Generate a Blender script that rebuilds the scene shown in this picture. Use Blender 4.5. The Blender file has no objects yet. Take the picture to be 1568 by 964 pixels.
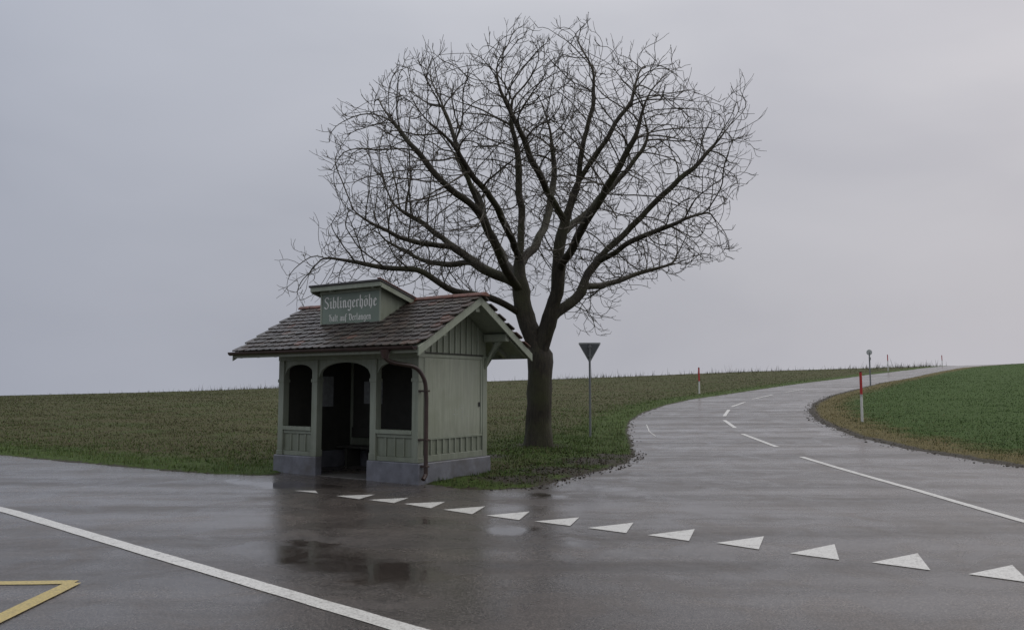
import bpy, bmesh, math, random
import numpy as np
from mathutils import Vector, Matrix
random.seed(7); rng=np.random.default_rng(7)
scene=bpy.context.scene
F=1266.0; CH=1.6; PITCH=math.radians(5.1)
# ---------------------------------------------------------------- camera
cam_d=bpy.data.cameras.new("camera"); cam=bpy.data.objects.new("camera",cam_d)
scene.collection.objects.link(cam); cam.location=(0,0,CH)
cam.rotation_euler=(math.pi/2+PITCH,0,0)
cam_d.sensor_width=36; cam_d.lens=36*F/1568; cam_d.clip_end=6000; cam_d.clip_start=0.05
scene.camera=cam
scene.view_settings.view_transform='Standard'; scene.view_settings.look='None'; scene.view_settings.exposure=0

# ---------------------------------------------------------------- terrain height
def softplus(a): return np.logaddexp(0,a)
def h(x,y):
    x=np.asarray(x,float); y=np.asarray(y,float)
    ye=110-6*softplus((110-y)/6)
    s=3*softplus((ye-16)/3)/94
    xe=np.clip(x,-85,120)
    z=s*(2.99+0.037*xe)
    z-=0.035*8*softplus((y-108)/8)
    z+=0.10*np.sin(x*0.11+1.3)*np.sin(y*0.09+.5)*np.clip((y-25)/30,0,1)
    return z
def ray(u,v):
    dx=(u-784)/F; dv=(482-v)/F
    c,s=math.cos(PITCH),math.sin(PITCH)
    return np.array([dx, c-dv*s, s+dv*c])
def gp(u,v,far=112):
    d=ray(u,v); d=d/d[1]
    ys=np.linspace(3,far,4000)
    g=CH+d[2]*ys-h(d[0]*ys,ys)
    idx=np.where(g<0)[0]
    yy=ys[idx[0]] if len(idx) else far
    if len(idx) and idx[0]>0:
        a,b=g[idx[0]-1],g[idx[0]]; yy=ys[idx[0]-1]+(ys[1]-ys[0])*a/(a-b)
    return (float(d[0]*yy),float(yy))
def at(u,v,Y):
    d=ray(u,v); d=d/d[1]
    return np.array([d[0]*Y,Y,CH+d[2]*Y])

# shelter frame
SA=math.atan2(-.557,.83); SO=(-4.48,15.67)
def sh(x,y): return (SO[0]+.8303*x+.5572*y, SO[1]-.5572*x+.8303*y)

left_edge=[(-62,50),(-30,29)]+[gp(*p) for p in [(0,697),(120,708),(240,719),(330,726),(415,728)]]+[sh(.15,.3),sh(3.4,.3),sh(3.62,.12)]
isl=[gp(*p) for p in [(700,748),(760,750),(815,747),(850,738),(885,728),(930,718),(958,709),(972,697),(968,680),(961,660),(966,644),(985,632),(1020,620),(1060,611),(1150,598),(1250,584),(1330,573.5),(1400,565.5),(1470,558.5)]]
far_l=[(66,114),(84,128),(130,160)]
far_r=[(133,154),(87,123),(69,108)]
right_edge=[gp(*p) for p in [(1470,563),(1420,572),(1350,585.5),(1310,596),(1270,606),(1246,617),(1238,628),(1245,640),(1265,651),(1310,669),(1400,689),(1500,706),(1568,716)]]+[(14.5,14.3),(18.5,10.5),(24,4.5),(60,-26)]
cam_side=[(52,-46),(-5.4,.4),(-25,13),(-66,38)]
leftline=left_edge+isl+far_l
rightline=far_r+right_edge
POLY=np.array(leftline+rightline+cam_side)
def segdist(x,y,pts,closed=False):
    P=np.array(pts); Q=np.roll(P,-1,0)
    if not closed: P,Q=P[:-1],Q[:-1]
    best=np.full(x.shape,1e9)
    for a,b in zip(P,Q):
        d=b-a; L=d@d+1e-9
        t=np.clip(((x-a[0])*d[0]+(y-a[1])*d[1])/L,0,1)
        best=np.minimum(best,(x-a[0]-t*d[0])**2+(y-a[1]-t*d[1])**2)
    return np.sqrt(best)
def inside(x,y,pts):
    P=np.array(pts); n=len(P); r=np.zeros(x.shape,bool)
    j=n-1
    for i in range(n):
        xi,yi=P[i]; xj,yj=P[j]
        c=((yi>y)!=(yj>y))&(x<(xj-xi)*(y-yi)/(yj-yi+1e-12)+xi)
        r^=c; j=i
    return r
def sdf(x,y):
    d=segdist(x,y,POLY,True); i=inside(x,y,POLY)
    return np.where(i,d,-d)
def nz(x,y,s=1.0,o=0.0):
    return (np.sin(x*2.1*s+1.7*np.sin(y*1.3*s+o))+np.sin(y*2.7*s+1.9*np.sin(x*1.1*s+2+o))+np.sin((x+y)*4.3*s+o)*.5+np.sin((x-1.3*y)*7.1*s+o*2)*.35)/2.85

def axis(segs):
    out=[]
    for a,b,st in segs: out+=list(np.arange(a,b-1e-6,st))
    return out
xs=axis([(-900,-300,100),(-300,-100,25),(-100,-40,4),(-40,-16,.8),(-16,26,.2),(26,75,.5),(75,150,5),(150,300,25),(300,900.1,100)])
ys=axis([(-300,-60,40),(-60,0,6),(0,6,1),(6,44,.2),(44,122,.6),(122,200,6),(200,500,30),(500,1500.1,200)])
X,Y=np.meshgrid(xs,ys,indexing='xy')
SD=sdf(X,Y); Zb=h(X,Y)
ny,nx=X.shape
sdn=SD+0.09*nz(X,Y,1.6)+.06*nz(X,Y,5,1)
off=np.clip(-sdn*0.30,-0.18,0.03)
bump=np.where(SD<-.25,1,0)*(0.018*nz(X,Y,2.3)+.02*nz(X,Y,.7,2)+.012*nz(X,Y,6,3))
Zt=Zb+off+bump*np.clip((60-Y)/30,.4,1)
dR=segdist(X,Y,rightline); dL=segdist(X,Y,leftline)
rightreg=(dR<dL).astype(float)
Zt+=rightreg*np.clip((-SD-0.3)/6,0,1)*0.25*np.clip((Y-5)/10,0,1)*(SD<0)
LX=(X-SO[0])*.8303-(Y-SO[1])*.5572; LY=(X-SO[0])*.5572+(Y-SO[1])*.8303
und=(LX>.12)&(LX<3.45)&(LY>.12)&(LY<1.95); Zt[und]=-.15

def link(o,parent=None):
    scene.collection.objects.link(o)
    if parent: o.parent=parent
    return o
def np_mesh(name,V,Fc,mat=None,attrs=None,smooth=True):
    me=bpy.data.meshes.new(name)
    V=np.asarray(V,np.float32); Fc=np.asarray(Fc,np.int32)
    k=Fc.shape[1]; m=len(Fc)
    me.vertices.add(len(V)); me.vertices.foreach_set("co",V.ravel())
    me.loops.add(m*k); me.loops.foreach_set("vertex_index",Fc.ravel())
    me.polygons.add(m); me.polygons.foreach_set("loop_start",np.arange(0,m*k,k,dtype=np.int32))
    me.polygons.foreach_set("loop_total",np.full(m,k,dtype=np.int32))
    me.polygons.foreach_set("use_smooth",np.full(m,smooth))
    me.update(calc_edges=True)
    if attrs:
        for an,(tp,dat) in attrs.items():
            a=me.attributes.new(an,tp,'POINT')
            a.data.foreach_set("color" if tp=='FLOAT_COLOR' else "value",np.asarray(dat,np.float32).ravel())
    if mat: me.materials.append(mat)
    return me
def grid_faces(ny,nx,mask=None):
    I=np.arange(ny*nx).reshape(ny,nx)
    f=np.stack([I[:-1,:-1],I[:-1,1:],I[1:,1:],I[1:,:-1]],-1)
    if mask is not None: f=f[mask]
    return f.reshape(-1,4)

# ---------------------------------------------------------------- materials
class NT:
    def __init__(s,name):
        s.m=bpy.data.materials.new(name); s.m.use_nodes=True; s.t=s.m.node_tree; s.N=s.t.nodes; s.L=s.t.links
        s.b=s.N["Principled BSDF"]; s.tc=s.N.new("ShaderNodeTexCoord")
    def noise(s,scale,detail=4,rough=.55,vec=None,dist=0):
        n=s.N.new("ShaderNodeTexNoise"); n.inputs["Scale"].default_value=scale; n.inputs["Detail"].default_value=detail
        n.inputs["Roughness"].default_value=rough; n.inputs["Distortion"].default_value=dist
        s.L.new(vec or s.tc.outputs["Object"],n.inputs["Vector"]); return n.outputs["Fac"]
    def mapping(s,scale,rot=(0,0,0)):
        mp=s.N.new("ShaderNodeMapping"); mp.inputs["Scale"].default_value=scale; mp.inputs["Rotation"].default_value=rot; s.L.new(s.tc.outputs["Object"],mp.inputs[0]); return mp.outputs[0]
    def ramp(s,fac,stops):
        r=s.N.new("ShaderNodeValToRGB"); e=r.color_ramp.elements
        while len(e)<len(stops): e.new(.5)
        for i,(p,c) in enumerate(stops):
            e[i].position=p; e[i].color=(*c,1) if len(c)==3 else c
        s.L.new(fac,r.inputs[0]); return r.outputs[0]
    def g(s,fac,a,b):
        r=s.N.new("ShaderNodeMapRange"); r.inputs[1].default_value=a; r.inputs[2].default_value=b; s.L.new(fac,r.inputs[0]); return r.outputs[0]
    def mr(s,fac,a,b,c,d):
        r=s.N.new("ShaderNodeMapRange")
        for i,v in enumerate((a,b,c,d)): r.inputs[i+1].default_value=v
        s.L.new(fac,r.inputs[0]); return r.outputs[0]
    def mix(s,f,a,b,mode='MIX'):
        m=s.N.new("ShaderNodeMix"); m.data_type='RGBA'; m.blend_type=mode
        for i,v in ((0,f),(6,a),(7,b)):
            if isinstance(v,(int,float)): m.inputs[i].default_value=v
            elif isinstance(v,tuple): m.inputs[i].default_value=(*v,1)
            else: s.L.new(v,m.inputs[i])
        return m.outputs[2]
    def math(s,op,a,b=0.0):
        m=s.N.new("ShaderNodeMath"); m.operation=op
        for i,v in ((0,a),(1,b)):
            if isinstance(v,(int,float)): m.inputs[i].default_value=v
            else: s.L.new(v,m.inputs[i])
        return m.outputs[0]
    def attr(s,n):
        a=s.N.new("ShaderNodeAttribute"); a.attribute_name=n; return a
    def bump(s,hgt,strength=.3,dist=.01,normal=None):
        b=s.N.new("ShaderNodeBump"); b.inputs["Distance"].default_value=dist
        if isinstance(strength,(int,float)): b.inputs["Strength"].default_value=strength
        else: s.L.new(strength,b.inputs["Strength"])
        s.L.new(hgt,b.inputs["Height"])
        if normal: s.L.new(normal,b.inputs["Normal"])
        s.L.new(b.outputs[0],s.b.inputs["Normal"]); return b.outputs[0]
    def set(s,k,v):
        if isinstance(v,(int,float)): s.b.inputs[k].default_value=v
        elif isinstance(v,tuple): s.b.inputs[k].default_value=(*v,1)
        else: s.L.new(v,s.b.inputs[k])
def paint(name,c,rough=.5,var=.25,scale=6,bs=.2,bd=.002,stain=None):
    n=NT(name); f=n.noise(scale,5,.6)
    c2=tuple(x*(1-var) for x in c); c3=tuple(min(1,x*(1+var*.5)) for x in c)
    col=n.ramp(f,[(.3,c2),(.7,c3)])
    if stain:
        f2=n.noise(1.7,6,.7); col=n.mix(n.g(f2,.5,.75),col,stain)
    n.set("Base Color",col); n.set("Roughness",rough); n.bump(n.noise(scale*12,3),bs,bd); return n.m

def wood_paint(name,c):
    n=NT(name)
    f=n.noise(1.5,6,.65,n.mapping((14,14,1.2))); g=n.noise(1.1,5,.6); st=n.noise(1.0,5,.7,n.mapping((9,9,.7)))
    col=n.ramp(f,[(.25,tuple(x*.78 for x in c)),(.6,c),(.85,tuple(x*1.12 for x in c))])
    col=n.mix(n.g(g,.45,.8),col,(c[0]*.70,c[1]*.72,c[2]*.64))
    col=n.mix(n.mr(st,.52,.75,0,.55),col,(c[0]*.5,c[1]*.52,c[2]*.45))
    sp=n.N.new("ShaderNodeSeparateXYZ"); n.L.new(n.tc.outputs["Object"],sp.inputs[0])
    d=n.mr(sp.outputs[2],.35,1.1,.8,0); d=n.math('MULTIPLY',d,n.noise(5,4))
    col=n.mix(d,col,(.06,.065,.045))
    n.set("Base Color",col); n.set("Roughness",.42); n.bump(f,.25,.004); return n.m
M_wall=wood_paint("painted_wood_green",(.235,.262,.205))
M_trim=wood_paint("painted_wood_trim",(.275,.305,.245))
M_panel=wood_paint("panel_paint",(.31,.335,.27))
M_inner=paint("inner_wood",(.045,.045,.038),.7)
M_sign=paint("sign_board_green",(.165,.21,.172),.45,.15,3)
M_plinth=paint("plinth_paint",(.15,.155,.18),.5,.35,5,.4,.004,(.08,.075,.07))
M_white=paint("letter_white",(.70,.70,.67),.5,.12,20)
M_copper=paint("downpipe_brown",(.045,.026,.022),.3,.3)
M_conc=paint("concrete_floor",(.10,.095,.09),.5)
M_ridge=paint("ridge_tile_red",(.15,.06,.042),.5,.5,9)
M_darkroof=paint("roof_sheet",(.045,.042,.042),.35,.3,9)
M_metal=paint("galvanised_steel",(.16,.17,.18),.4,.15,10)
M_signback=paint("sign_back_grey",(.10,.11,.12),.45,.1,10)
M_signrim=paint("sign_rim",(.38,.4,.41),.45,.1,10)
M_red=paint("pole_red",(.42,.03,.03),.4,.15,8)
M_polew=paint("pole_white",(.6,.6,.58),.45,.1,8)
M_poster=paint("poster",(.35,.37,.38),.5,.3,14)
M_dark=paint("dark_plastic",(.02,.02,.02),.5)

n=NT("roof_tiles"); a=n.attr("tcol"); f=n.noise(14,4,.6); g=n.noise(2.2,5,.65)
col=n.mix(n.g(f,.35,.8),a.outputs["Color"],(.045,.040,.036))
col=n.mix(n.mr(g,.5,.68,0,.5),col,(.070,.068,.052))
n.set("Base Color",col); n.set("Roughness",n.mr(f,.3,.7,.25,.55)); n.bump(n.noise(60,3),.3,.003); M_tile=n.m

# road
n=NT("wet_asphalt")
wet=n.attr("wet").outputs["Fac"]
big=n.noise(.35,5,.6); mid=n.noise(1.3,6,.62,dist=.8); fine=n.noise(60,2,.6); vfine=n.noise(170,2,.7)
lane=n.noise(1,4,.55,n.mapping((.10,1.1,1),(0,0,.70)))
col=n.ramp(fine,[(.3,(.026,.022,.020)),(.5,(.062,.054,.049)),(.68,(.15,.132,.118))])
col=n.mix(n.g(lane,.4,.62),col,n.mix(1.0,col,(.66,.65,.66),'MULTIPLY'))
col=n.mix(n.g(mid,.45,.7),col,n.mix(1.0,col,(1.28,1.2,1.14),'MULTIPLY'))
spk=n.g(vfine,.60,.68); col=n.mix(n.math('MULTIPLY',spk,.7),col,(.34,.31,.28))
pud=n.g(n.math('ADD',wet,n.math('MULTIPLY',n.math('SUBTRACT',mid,.5),1.9)),.27,.68)
col=n.mix(n.math('MULTIPLY',pud,.6),col,(.022,.019,.017))
n.set("Base Color",col)
r=n.mr(n.math('ADD',n.math('MULTIPLY',lane,.5),n.math('MULTIPLY',mid,.5)),.39,.61,.12,.42)
m=n.N.new("ShaderNodeMix"); m.data_type='FLOAT'; n.L.new(pud,m.inputs[0]); n.L.new(r,m.inputs[2]); m.inputs[3].default_value=.045
n.L.new(m.outputs[0],n.b.inputs["Roughness"])
inv=n.math('SUBTRACT',1.0,pud)
n.bump(n.math('ADD',fine,n.math('MULTIPLY',vfine,.6)),n.math('ADD',n.math('MULTIPLY',inv,.42),.02),.003)
M_road=n.m

n=NT("road_paint_white"); f=n.noise(60,2,.6); g=n.noise(9,6,.75)
col=n.ramp(f,[(.3,(.34,.33,.31)),(.52,(.62,.61,.58))]); col=n.mix(n.g(g,.55,.70),col,(.24,.23,.21))
n.set("Base Color",col); n.set("Roughness",.32); n.bump(f,.5,.003); M_mark=n.m
n=NT("road_paint_yellow"); f=n.noise(60,2,.6); g=n.noise(9,6,.75)
col=n.ramp(f,[(.3,(.28,.21,.055)),(.6,(.48,.37,.11))]); col=n.mix(n.g(g,.57,.72),col,(.16,.13,.07)); n.set("Base Color",col); n.set("Roughness",.35); n.bump(f,.5,.003); M_yel=n.m

n=NT("field_ground")
verge=n.attr("verge").outputs["Fac"]; rr=n.attr("rightf").outputs["Fac"]; mud=n.attr("mud").outputs["Fac"]
f1=n.noise(1.2,6,.65); f2=n.noise(9,5,.7); f3=n.noise(.12,4,.6); f4=n.noise(34,3,.7); f5=n.noise(.5,5,.6)
fld=n.ramp(f2,[(.3,(.042,.035,.020)),(.47,(.074,.064,.030)),(.58,(.068,.084,.026)),(.75,(.092,.115,.038))])
fld=n.mix(n.g(f3,.4,.65),fld,n.mix(.5,fld,(.080,.068,.034)))
fld=n.mix(n.mr(f5,.5,.65,0,.6),fld,(.054,.080,.022))
grn=n.ramp(f2,[(.3,(.034,.060,.012)),(.7,(.060,.108,.022))])
vg=n.ramp(f2,[(.3,(.04,.045,.016)),(.5,(.055,.085,.018)),(.7,(.08,.125,.028))])
vgr=n.ramp(f2,[(.3,(.06,.048,.024)),(.5,(.12,.10,.04)),(.7,(.18,.15,.06))])
col=n.mix(rr,fld,grn)
vv=n.mix(rr,vg,vgr)
vm=n.g(n.math('ADD',verge,n.math('MULTIPLY',n.math('SUBTRACT',f1,.5),.9)),.35,.65)
col=n.mix(vm,col,vv)
mm=n.g(n.math('ADD',mud,n.math('MULTIPLY',n.math('SUBTRACT',f2,.5),1.0)),.4,.6)
col=n.mix(mm,col,n.ramp(f4,[(.3,(.020,.016,.010)),(.7,(.052,.041,.027))]))
n.set("Base Color",col); n.set("Roughness",n.mr(mm,0,1,.9,.6)); n.set("Specular IOR Level",.2)
n.bump(n.math('ADD',f2,n.math('MULTIPLY',f4,.5)),.9,.06)
M_ground=n.m

n=NT("grass_blades"); a=n.attr("gcol"); n.set("Base Color",a.outputs["Color"]); n.set("Roughness",.65); n.set("Specular IOR Level",.2); M_grass=n.m
n=NT("bark")
f2=n.noise(1,5,.7,n.mapping((22,22,4))); rad=n.attr("rad").outputs["Fac"]; g=n.noise(1.3,4,.6)
big=n.ramp(f2,[(.3,(.010,.008,.006)),(.55,(.030,.025,.017)),(.75,(.056,.048,.032))])
big=n.mix(n.g(g,.45,.7),big,(.040,.042,.018))
col=n.mix(n.g(rad,.012,.06),(.058,.049,.036),big)
n.set("Base Color",col); n.set("Roughness",.7); n.set("Specular IOR Level",.3); n.bump(f2,.9,.03); M_bark=n.m

# ---------------------------------------------------------------- ground + road
verge=np.clip(1-(-SD)/3.2,0,1)*(SD<0.3)
verge=np.maximum(verge,np.exp(-(((X-2.0)/3.2)**2+((Y-20.5)/5.0)**2)))
mud=np.zeros_like(X)
for (u,v,r1) in [(800,737,.8),(850,722,1.0),(905,708,1.0),(826,684,.9),(945,700,.7),(760,700,.5),(770,735,.6)]:
    p=gp(u,v); mud=np.maximum(mud,.78*np.exp(-((X-p[0])**2+(Y-p[1])**2)/r1**2))
mud=np.maximum(mud,np.clip(1-(-SD)/.22,0,1)*.75*(Y>7))
mud=np.maximum(mud,rightreg*np.clip(1-(-SD)/.6,0,1)*.95)
V=np.stack([X.ravel(),Y.ravel(),Zt.ravel()],-1)
me=np_mesh("ground",V,grid_faces(ny,nx),M_ground,{"verge":('FLOAT',verge),"rightf":('FLOAT',rightreg),"mud":('FLOAT',mud)})
link(bpy.data.objects.new("ground",me))
wetm=np.zeros_like(X)
D=np.array([.78,-.62]); Nn=np.array([.62,.78])
for (u,v,a,b,s) in [(500,858,1.9,.6,.66),(470,842,1.0,.4,.6),(785,812,.6,.35,.62),(650,800,.7,.35,.5),(395,740,1.5,.3,.88),(480,742,1.2,.25,.7),(830,758,.6,.3,.58),(880,832,.4,.25,.5),(1000,760,1.6,.4,.4),(900,745,1.5,.5,.55),(1150,740,2.0,.5,.35),(1280,730,2.0,.3,.35),(120,735,2.5,.4,.42),(1050,885,.8,.2,.4),(590,890,1.0,.3,.5)]:
    p=gp(u,v); q=(X-p[0])*D[0]+(Y-p[1])*D[1]; w=(X-p[0])*Nn[0]+(Y-p[1])*Nn[1]
    wetm=np.maximum(wetm,s*np.exp(-(q/a)**2-(w/b)**2))
inm=SD>-0.8
cm=inm[:-1,:-1]|inm[1:,1:]|inm[:-1,1:]|inm[1:,:-1]
Vr=np.stack([X.ravel(),Y.ravel(),Zb.ravel()],-1)
me=np_mesh("road",Vr,grid_faces(ny,nx,cm),M_road,{"wet":('FLOAT',wetm)})
bm=bmesh.new(); bm.from_mesh(me); bmesh.ops.delete(bm,geom=[v for v in bm.verts if not v.link_faces],context='VERTS'); bm.to_mesh(me); bm.free()
link(bpy.data.objects.new("road",me))

# markings --------------------------------------------------------
def bilin(x,y):
    i=np.clip(np.searchsorted(xs,x)-1,0,nx-2); j=np.clip(np.searchsorted(ys,y)-1,0,ny-2)
    tx=(x-xs[i])/(xs[i+1]-xs[i]); ty=(y-ys[j])/(ys[j+1]-ys[j])
    return (Zb[j,i]*(1-tx)+Zb[j,i+1]*tx)*(1-ty)+(Zb[j+1,i]*(1-tx)+Zb[j+1,i+1]*tx)*ty
mk=bpy.data.objects.new("road_markings",None); link(mk)
def flat_poly(name,pts,mat,lift=.005):
    me=bpy.data.meshes.new(name); me.from_pydata([(p[0],p[1],bilin(p[0],p[1])+lift) for p in pts],[],[list(range(len(pts)))]); me.materials.append(mat)
    return link(bpy.data.objects.new(name,me),mk)
def strip(name,pts,w,mat,lift=.005,step=.3):
    P=[np.array(p,float) for p in pts]; S=[]
    for a,b in zip(P[:-1],P[1:]):
        L=np.linalg.norm(b-a); k=max(1,int(L/step))
        S+=[a+(b-a)*i/k for i in range(k)]
    S.append(P[-1]); S=np.array(S); T=np.gradient(S,axis=0); T/=np.linalg.norm(T,axis=1)[:,None]
    Nv=np.stack([-T[:,1],T[:,0]],-1); vs=[];fs=[]
    for i,(s,nn) in enumerate(zip(S,Nv)):
        for sg in (-1,0,1):
            q=s+nn*sg*w/2+(nn*sg*random.uniform(-.004,.004)); vs.append((q[0],q[1],bilin(q[0],q[1])+lift+(.004 if q[1]>40 else 0)))
    for i in range(len(S)-1):
        a=i*3; fs+=[(a,a+3,a+4,a+1),(a+1,a+4,a+5,a+2)]
    me=bpy.data.meshes.new(name); me.from_pydata(vs,[],fs); me.materials.append(mat)
    return link(bpy.data.objects.new(name,me),mk)
tri=[((1483,879),(1578,892),(1550,865)),((1335,861),(1425,873),(1405,847)),((1210,847),(1285,857),(1278,833)),((1097,831),(1162,841),(1170,821)),
((991,819),(1055,828),(1064,810)),((900,808),(959,816),(970,800)),((818,798),(873,805),(887,792)),((745,789),(795,796),(811,783)),((679,780),(723,787),(743,775)),
((618,771),(660,778),(682,768)),((564,765),(603,770),(626,762)),((514,759),(550,764),(574,757)),((450,751),(487,755),(483,751))]
for i,t in enumerate(tri): flat_poly("give_way_triangle_%d"%i,[gp(*p) for p in t],M_mark)
a=np.array(gp(1483,879)); b=np.array(gp(1335,861)); st=a-b
for k in (1,2): flat_poly("give_way_triangle_x%d"%k,[tuple(np.array(gp(*p))+st*k) for p in tri[0]],M_mark)
c0=np.array(gp(0,778)); c1=np.array(gp(620,962)); cd=(c1-c0)/np.linalg.norm(c1-c0)
strip("centre_line",[c0+np.array([-.8,.6])*45,c0+np.array([-.8,.6])*1.0,c0+cd*.5,c1,c1+cd*25],.17,M_mark)
strip("side_road_line",[gp(1227,699),gp(1400,749),gp(1575,800)],.13,M_mark)
for i,seg in enumerate([[(1137,664),(1190,684)],[(1109,643),(1126,655)],[(1109,637),(1116,627)],[(1120,622.5),(1141,615.5)],[(1152,611),(1184,604)],[(1202,600.5),(1232,595.5)]]):
    strip("side_dash_%d"%i,[gp(*p) for p in seg],.13,M_mark)
strip("worn_mark",[gp(990,650),gp(994,660),gp(1004,668)],.03,M_mark)
strip("yellow_bar",[gp(-260,896),gp(116,891)],.13,M_yel)
strip("yellow_diagonal",[gp(112,893),gp(0,947),gp(-110,1000)],.14,M_yel,.009)

# ---------------------------------------------------------------- shelter
S=bpy.data.objects.new("bus_shelter",None); link(S); S.location=(SO[0],SO[1],0); S.rotation_euler=(0,0,SA)
class Part:
    def __init__(s): s.bm=bmesh.new()
    def box(s,x0,x1,y0,y1,z0,z1):
        vs=[s.bm.verts.new(p) for p in ((x0,y0,z0),(x1,y0,z0),(x1,y1,z0),(x0,y1,z0),(x0,y0,z1),(x1,y0,z1),(x1,y1,z1),(x0,y1,z1))]
        for f in ((0,3,2,1),(4,5,6,7),(0,1,5,4),(1,2,6,5),(2,3,7,6),(3,0,4,7)): s.bm.faces.new([vs[i] for i in f])
    def prism(s,poly,a0,a1,ax='x'):
        mk=(lambda p,a:(a,p[0],p[1])) if ax=='x' else (lambda p,a:(p[0],a,p[1]))
        A=[s.bm.verts.new(mk(p,a0)) for p in poly]; B=[s.bm.verts.new(mk(p,a1)) for p in poly]; n=len(poly)
        s.bm.faces.new(A); s.bm.faces.new(B[::-1])
        for i in range(n): s.bm.faces.new((A[i],B[i],B[(i+1)%n],A[(i+1)%n]))
    def done(s,name,mat,parent=None,bev=.005):
        bmesh.ops.recalc_face_normals(s.bm,faces=s.bm.faces)
        if bev:
            es=[e for e in s.bm.edges if len(e.link_faces)==2 and e.calc_face_angle(0)>.6]
            bmesh.ops.bevel(s.bm,geom=es,offset=bev,segments=1,affect='EDGES',clamp_overlap=True)
        me=bpy.data.meshes.new(name); s.bm.to_mesh(me); s.bm.free(); me.materials.append(mat)
        return link(bpy.data.objects.new(name,me),parent or S)
K=.562; ZE=2.235; YE=-.6; YR=1.02
def zr(y): return ZE+(min(y,2*YR-y)-YE)*K
ZR=zr(YR)
p=Part()
p.box(0,1.13,0,.17,-.1,.38); p.box(2.38,3.56,0,.17,-.1,.38); p.box(0,.17,.172,2.04,-.1,.378); p.box(3.39,3.56,.172,2.04,-.1,.378); p.box(.172,3.388,1.87,2.04,-.1,.376)
p.done("plinth",M_plinth,bev=.015)
p=Part(); p.box(.175,3.385,.03,1.865,-.1,.055); p.done("floor_slab",M_conc)
p=Part()
for x0 in (.06,.96,2.41,3.36): p.box(x0,x0+.14,.04,.18,.38,2.12)
p.box(.06,.2,1.86,2.0,.38,2.2); p.box(3.36,3.50,1.86,2.0,.38,2.2)
p.box(.95,1.11,.03,.19,.382,.50); p.box(2.40,2.56,.03,.19,.382,.50); p.box(3.35,3.515,.028,.19,.382,.46); p.box(.045,.21,.028,.19,.382,.46)
for x0 in (.06,.96,2.41,3.36): p.box(x0-.012,x0+.152,.028,.192,1.72,1.78)
p.done("posts",M_trim)
p=Part()
p.box(.05,3.51,.035,.185,2.122,2.24)
p.box(.20,.96,.03,.19,.84,.91); p.box(2.55,3.36,.03,.19,.84,.91)
p.box(.202,.958,.06,.16,.382,.46); p.box(2.552,3.358,.06,.16,.382,.46)
p.box(.202,.958,.065,.15,.78,.838); p.box(2.552,3.358,.065,.15,.78,.838)
p.done("rails",M_trim)
p=Part()
for a,b in ((.202,.958),(2.552,3.358)):
    p.box(a,b,.09,.12,.462,.778)
    k=4
    for i in range(1,k):
        x=a+(b-a)*i/k; p.box(x-.022,x+.022,.072,.088,.463,.777)
p.done("parapet_boards",M_wall,bev=.003)
p=Part()
for a,b,zs,zt in ((.2,.96,1.86,2.05),(1.1,2.41,1.80,2.07),(2.55,3.36,1.86,2.05)):
    c=(a+b)/2; w=(b-a)/2; poly=[(a+.002,2.12),(b-.002,2.12)]
    for i in range(17):
        t=1-2*i/16; poly.append((c+(w-.002)*t, zs+(zt-zs)*math.sqrt(max(0,1-abs(t)**2.3))))
    p.prism(poly,.075,.125,'y')
p.done("arches",M_trim,bev=0)
p=Part()
p.box(3.42,3.47,.182,1.858,.38,2.2); p.box(.09,.14,.182,1.858,.38,2.2); p.box(.202,3.358,1.9,1.95,.376,2.3)
for x0,x1 in ((3.42,3.47),(.09,.14)):
    p.prism([(.05,2.202),(1.99,2.202),(1.99,zr(1.99)-.01),(YR,ZR-.01),(.05,zr(.05)-.01)],x0,x1)
p.done("wall_boards",M_wall,bev=0)
p=Part()
yy=.24
while yy<1.85:
    for xo,xi in ((3.472,3.492),(.068,.088)):
        p.box(min(xo,xi),max(xo,xi),yy-.02,yy+.02,.50,.745)
        p.box(min(xo,xi),max(xo,xi),yy-.02,yy+.02,2.20,zr(yy)-.03)
        if xi<1: p.box(min(xo,xi),max(xo,xi),yy-.02,yy+.02,.747,2.198)
    yy+=.165
p.done("battens",M_trim,bev=.002)
p=Part()
p.box(3.472,3.50,.182,1.858,.382,.49); p.box(3.472,3.498,.19,1.85,.745,.79); p.box(3.472,3.498,.19,1.85,2.13,2.185)
p.box(3.472,3.498,.19,.235,.792,2.128); p.box(3.472,3.498,1.80,1.85,.792,2.128)
p.box(3.47,3.49,.05,.18,2.125,2.3)
p.done("side_frame",M_trim,bev=.004)
p=Part(); p.box(3.472,3.485,.237,1.798,.792,2.128); p.done("notice_panel",M_panel,bev=0)
p=Part(); p.box(3.485,3.51,1.74,1.775,1.28,1.36); p.done("panel_latch",M_dark)
p=Part()
for i in range(26):
    y=random.gauss(1.2,.18); z=random.gauss(1.15,.14); s=random.uniform(.006,.02); p.box(3.4852,3.4862,y,y+s,z,z+s*.7)
p.done("paper_remnants",M_poster,bev=0)
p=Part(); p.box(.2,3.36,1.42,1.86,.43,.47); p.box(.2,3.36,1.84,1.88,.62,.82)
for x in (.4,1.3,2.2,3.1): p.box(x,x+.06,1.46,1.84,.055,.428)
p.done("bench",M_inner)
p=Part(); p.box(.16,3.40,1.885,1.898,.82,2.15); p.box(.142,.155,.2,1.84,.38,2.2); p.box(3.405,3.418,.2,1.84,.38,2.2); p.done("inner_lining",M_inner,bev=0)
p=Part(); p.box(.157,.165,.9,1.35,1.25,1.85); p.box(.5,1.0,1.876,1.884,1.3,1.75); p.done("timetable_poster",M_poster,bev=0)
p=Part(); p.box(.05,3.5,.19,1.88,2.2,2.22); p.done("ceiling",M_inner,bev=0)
XL,XR=-.42,4.04
p=Part(); T=.035
YB=2*YR-YE
p.prism([(YE,ZE),(YR,ZR),(YB,ZE),(YB,ZE+T),(YR,ZR+T),(YE,ZE+T)],XL,XR)
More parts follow.
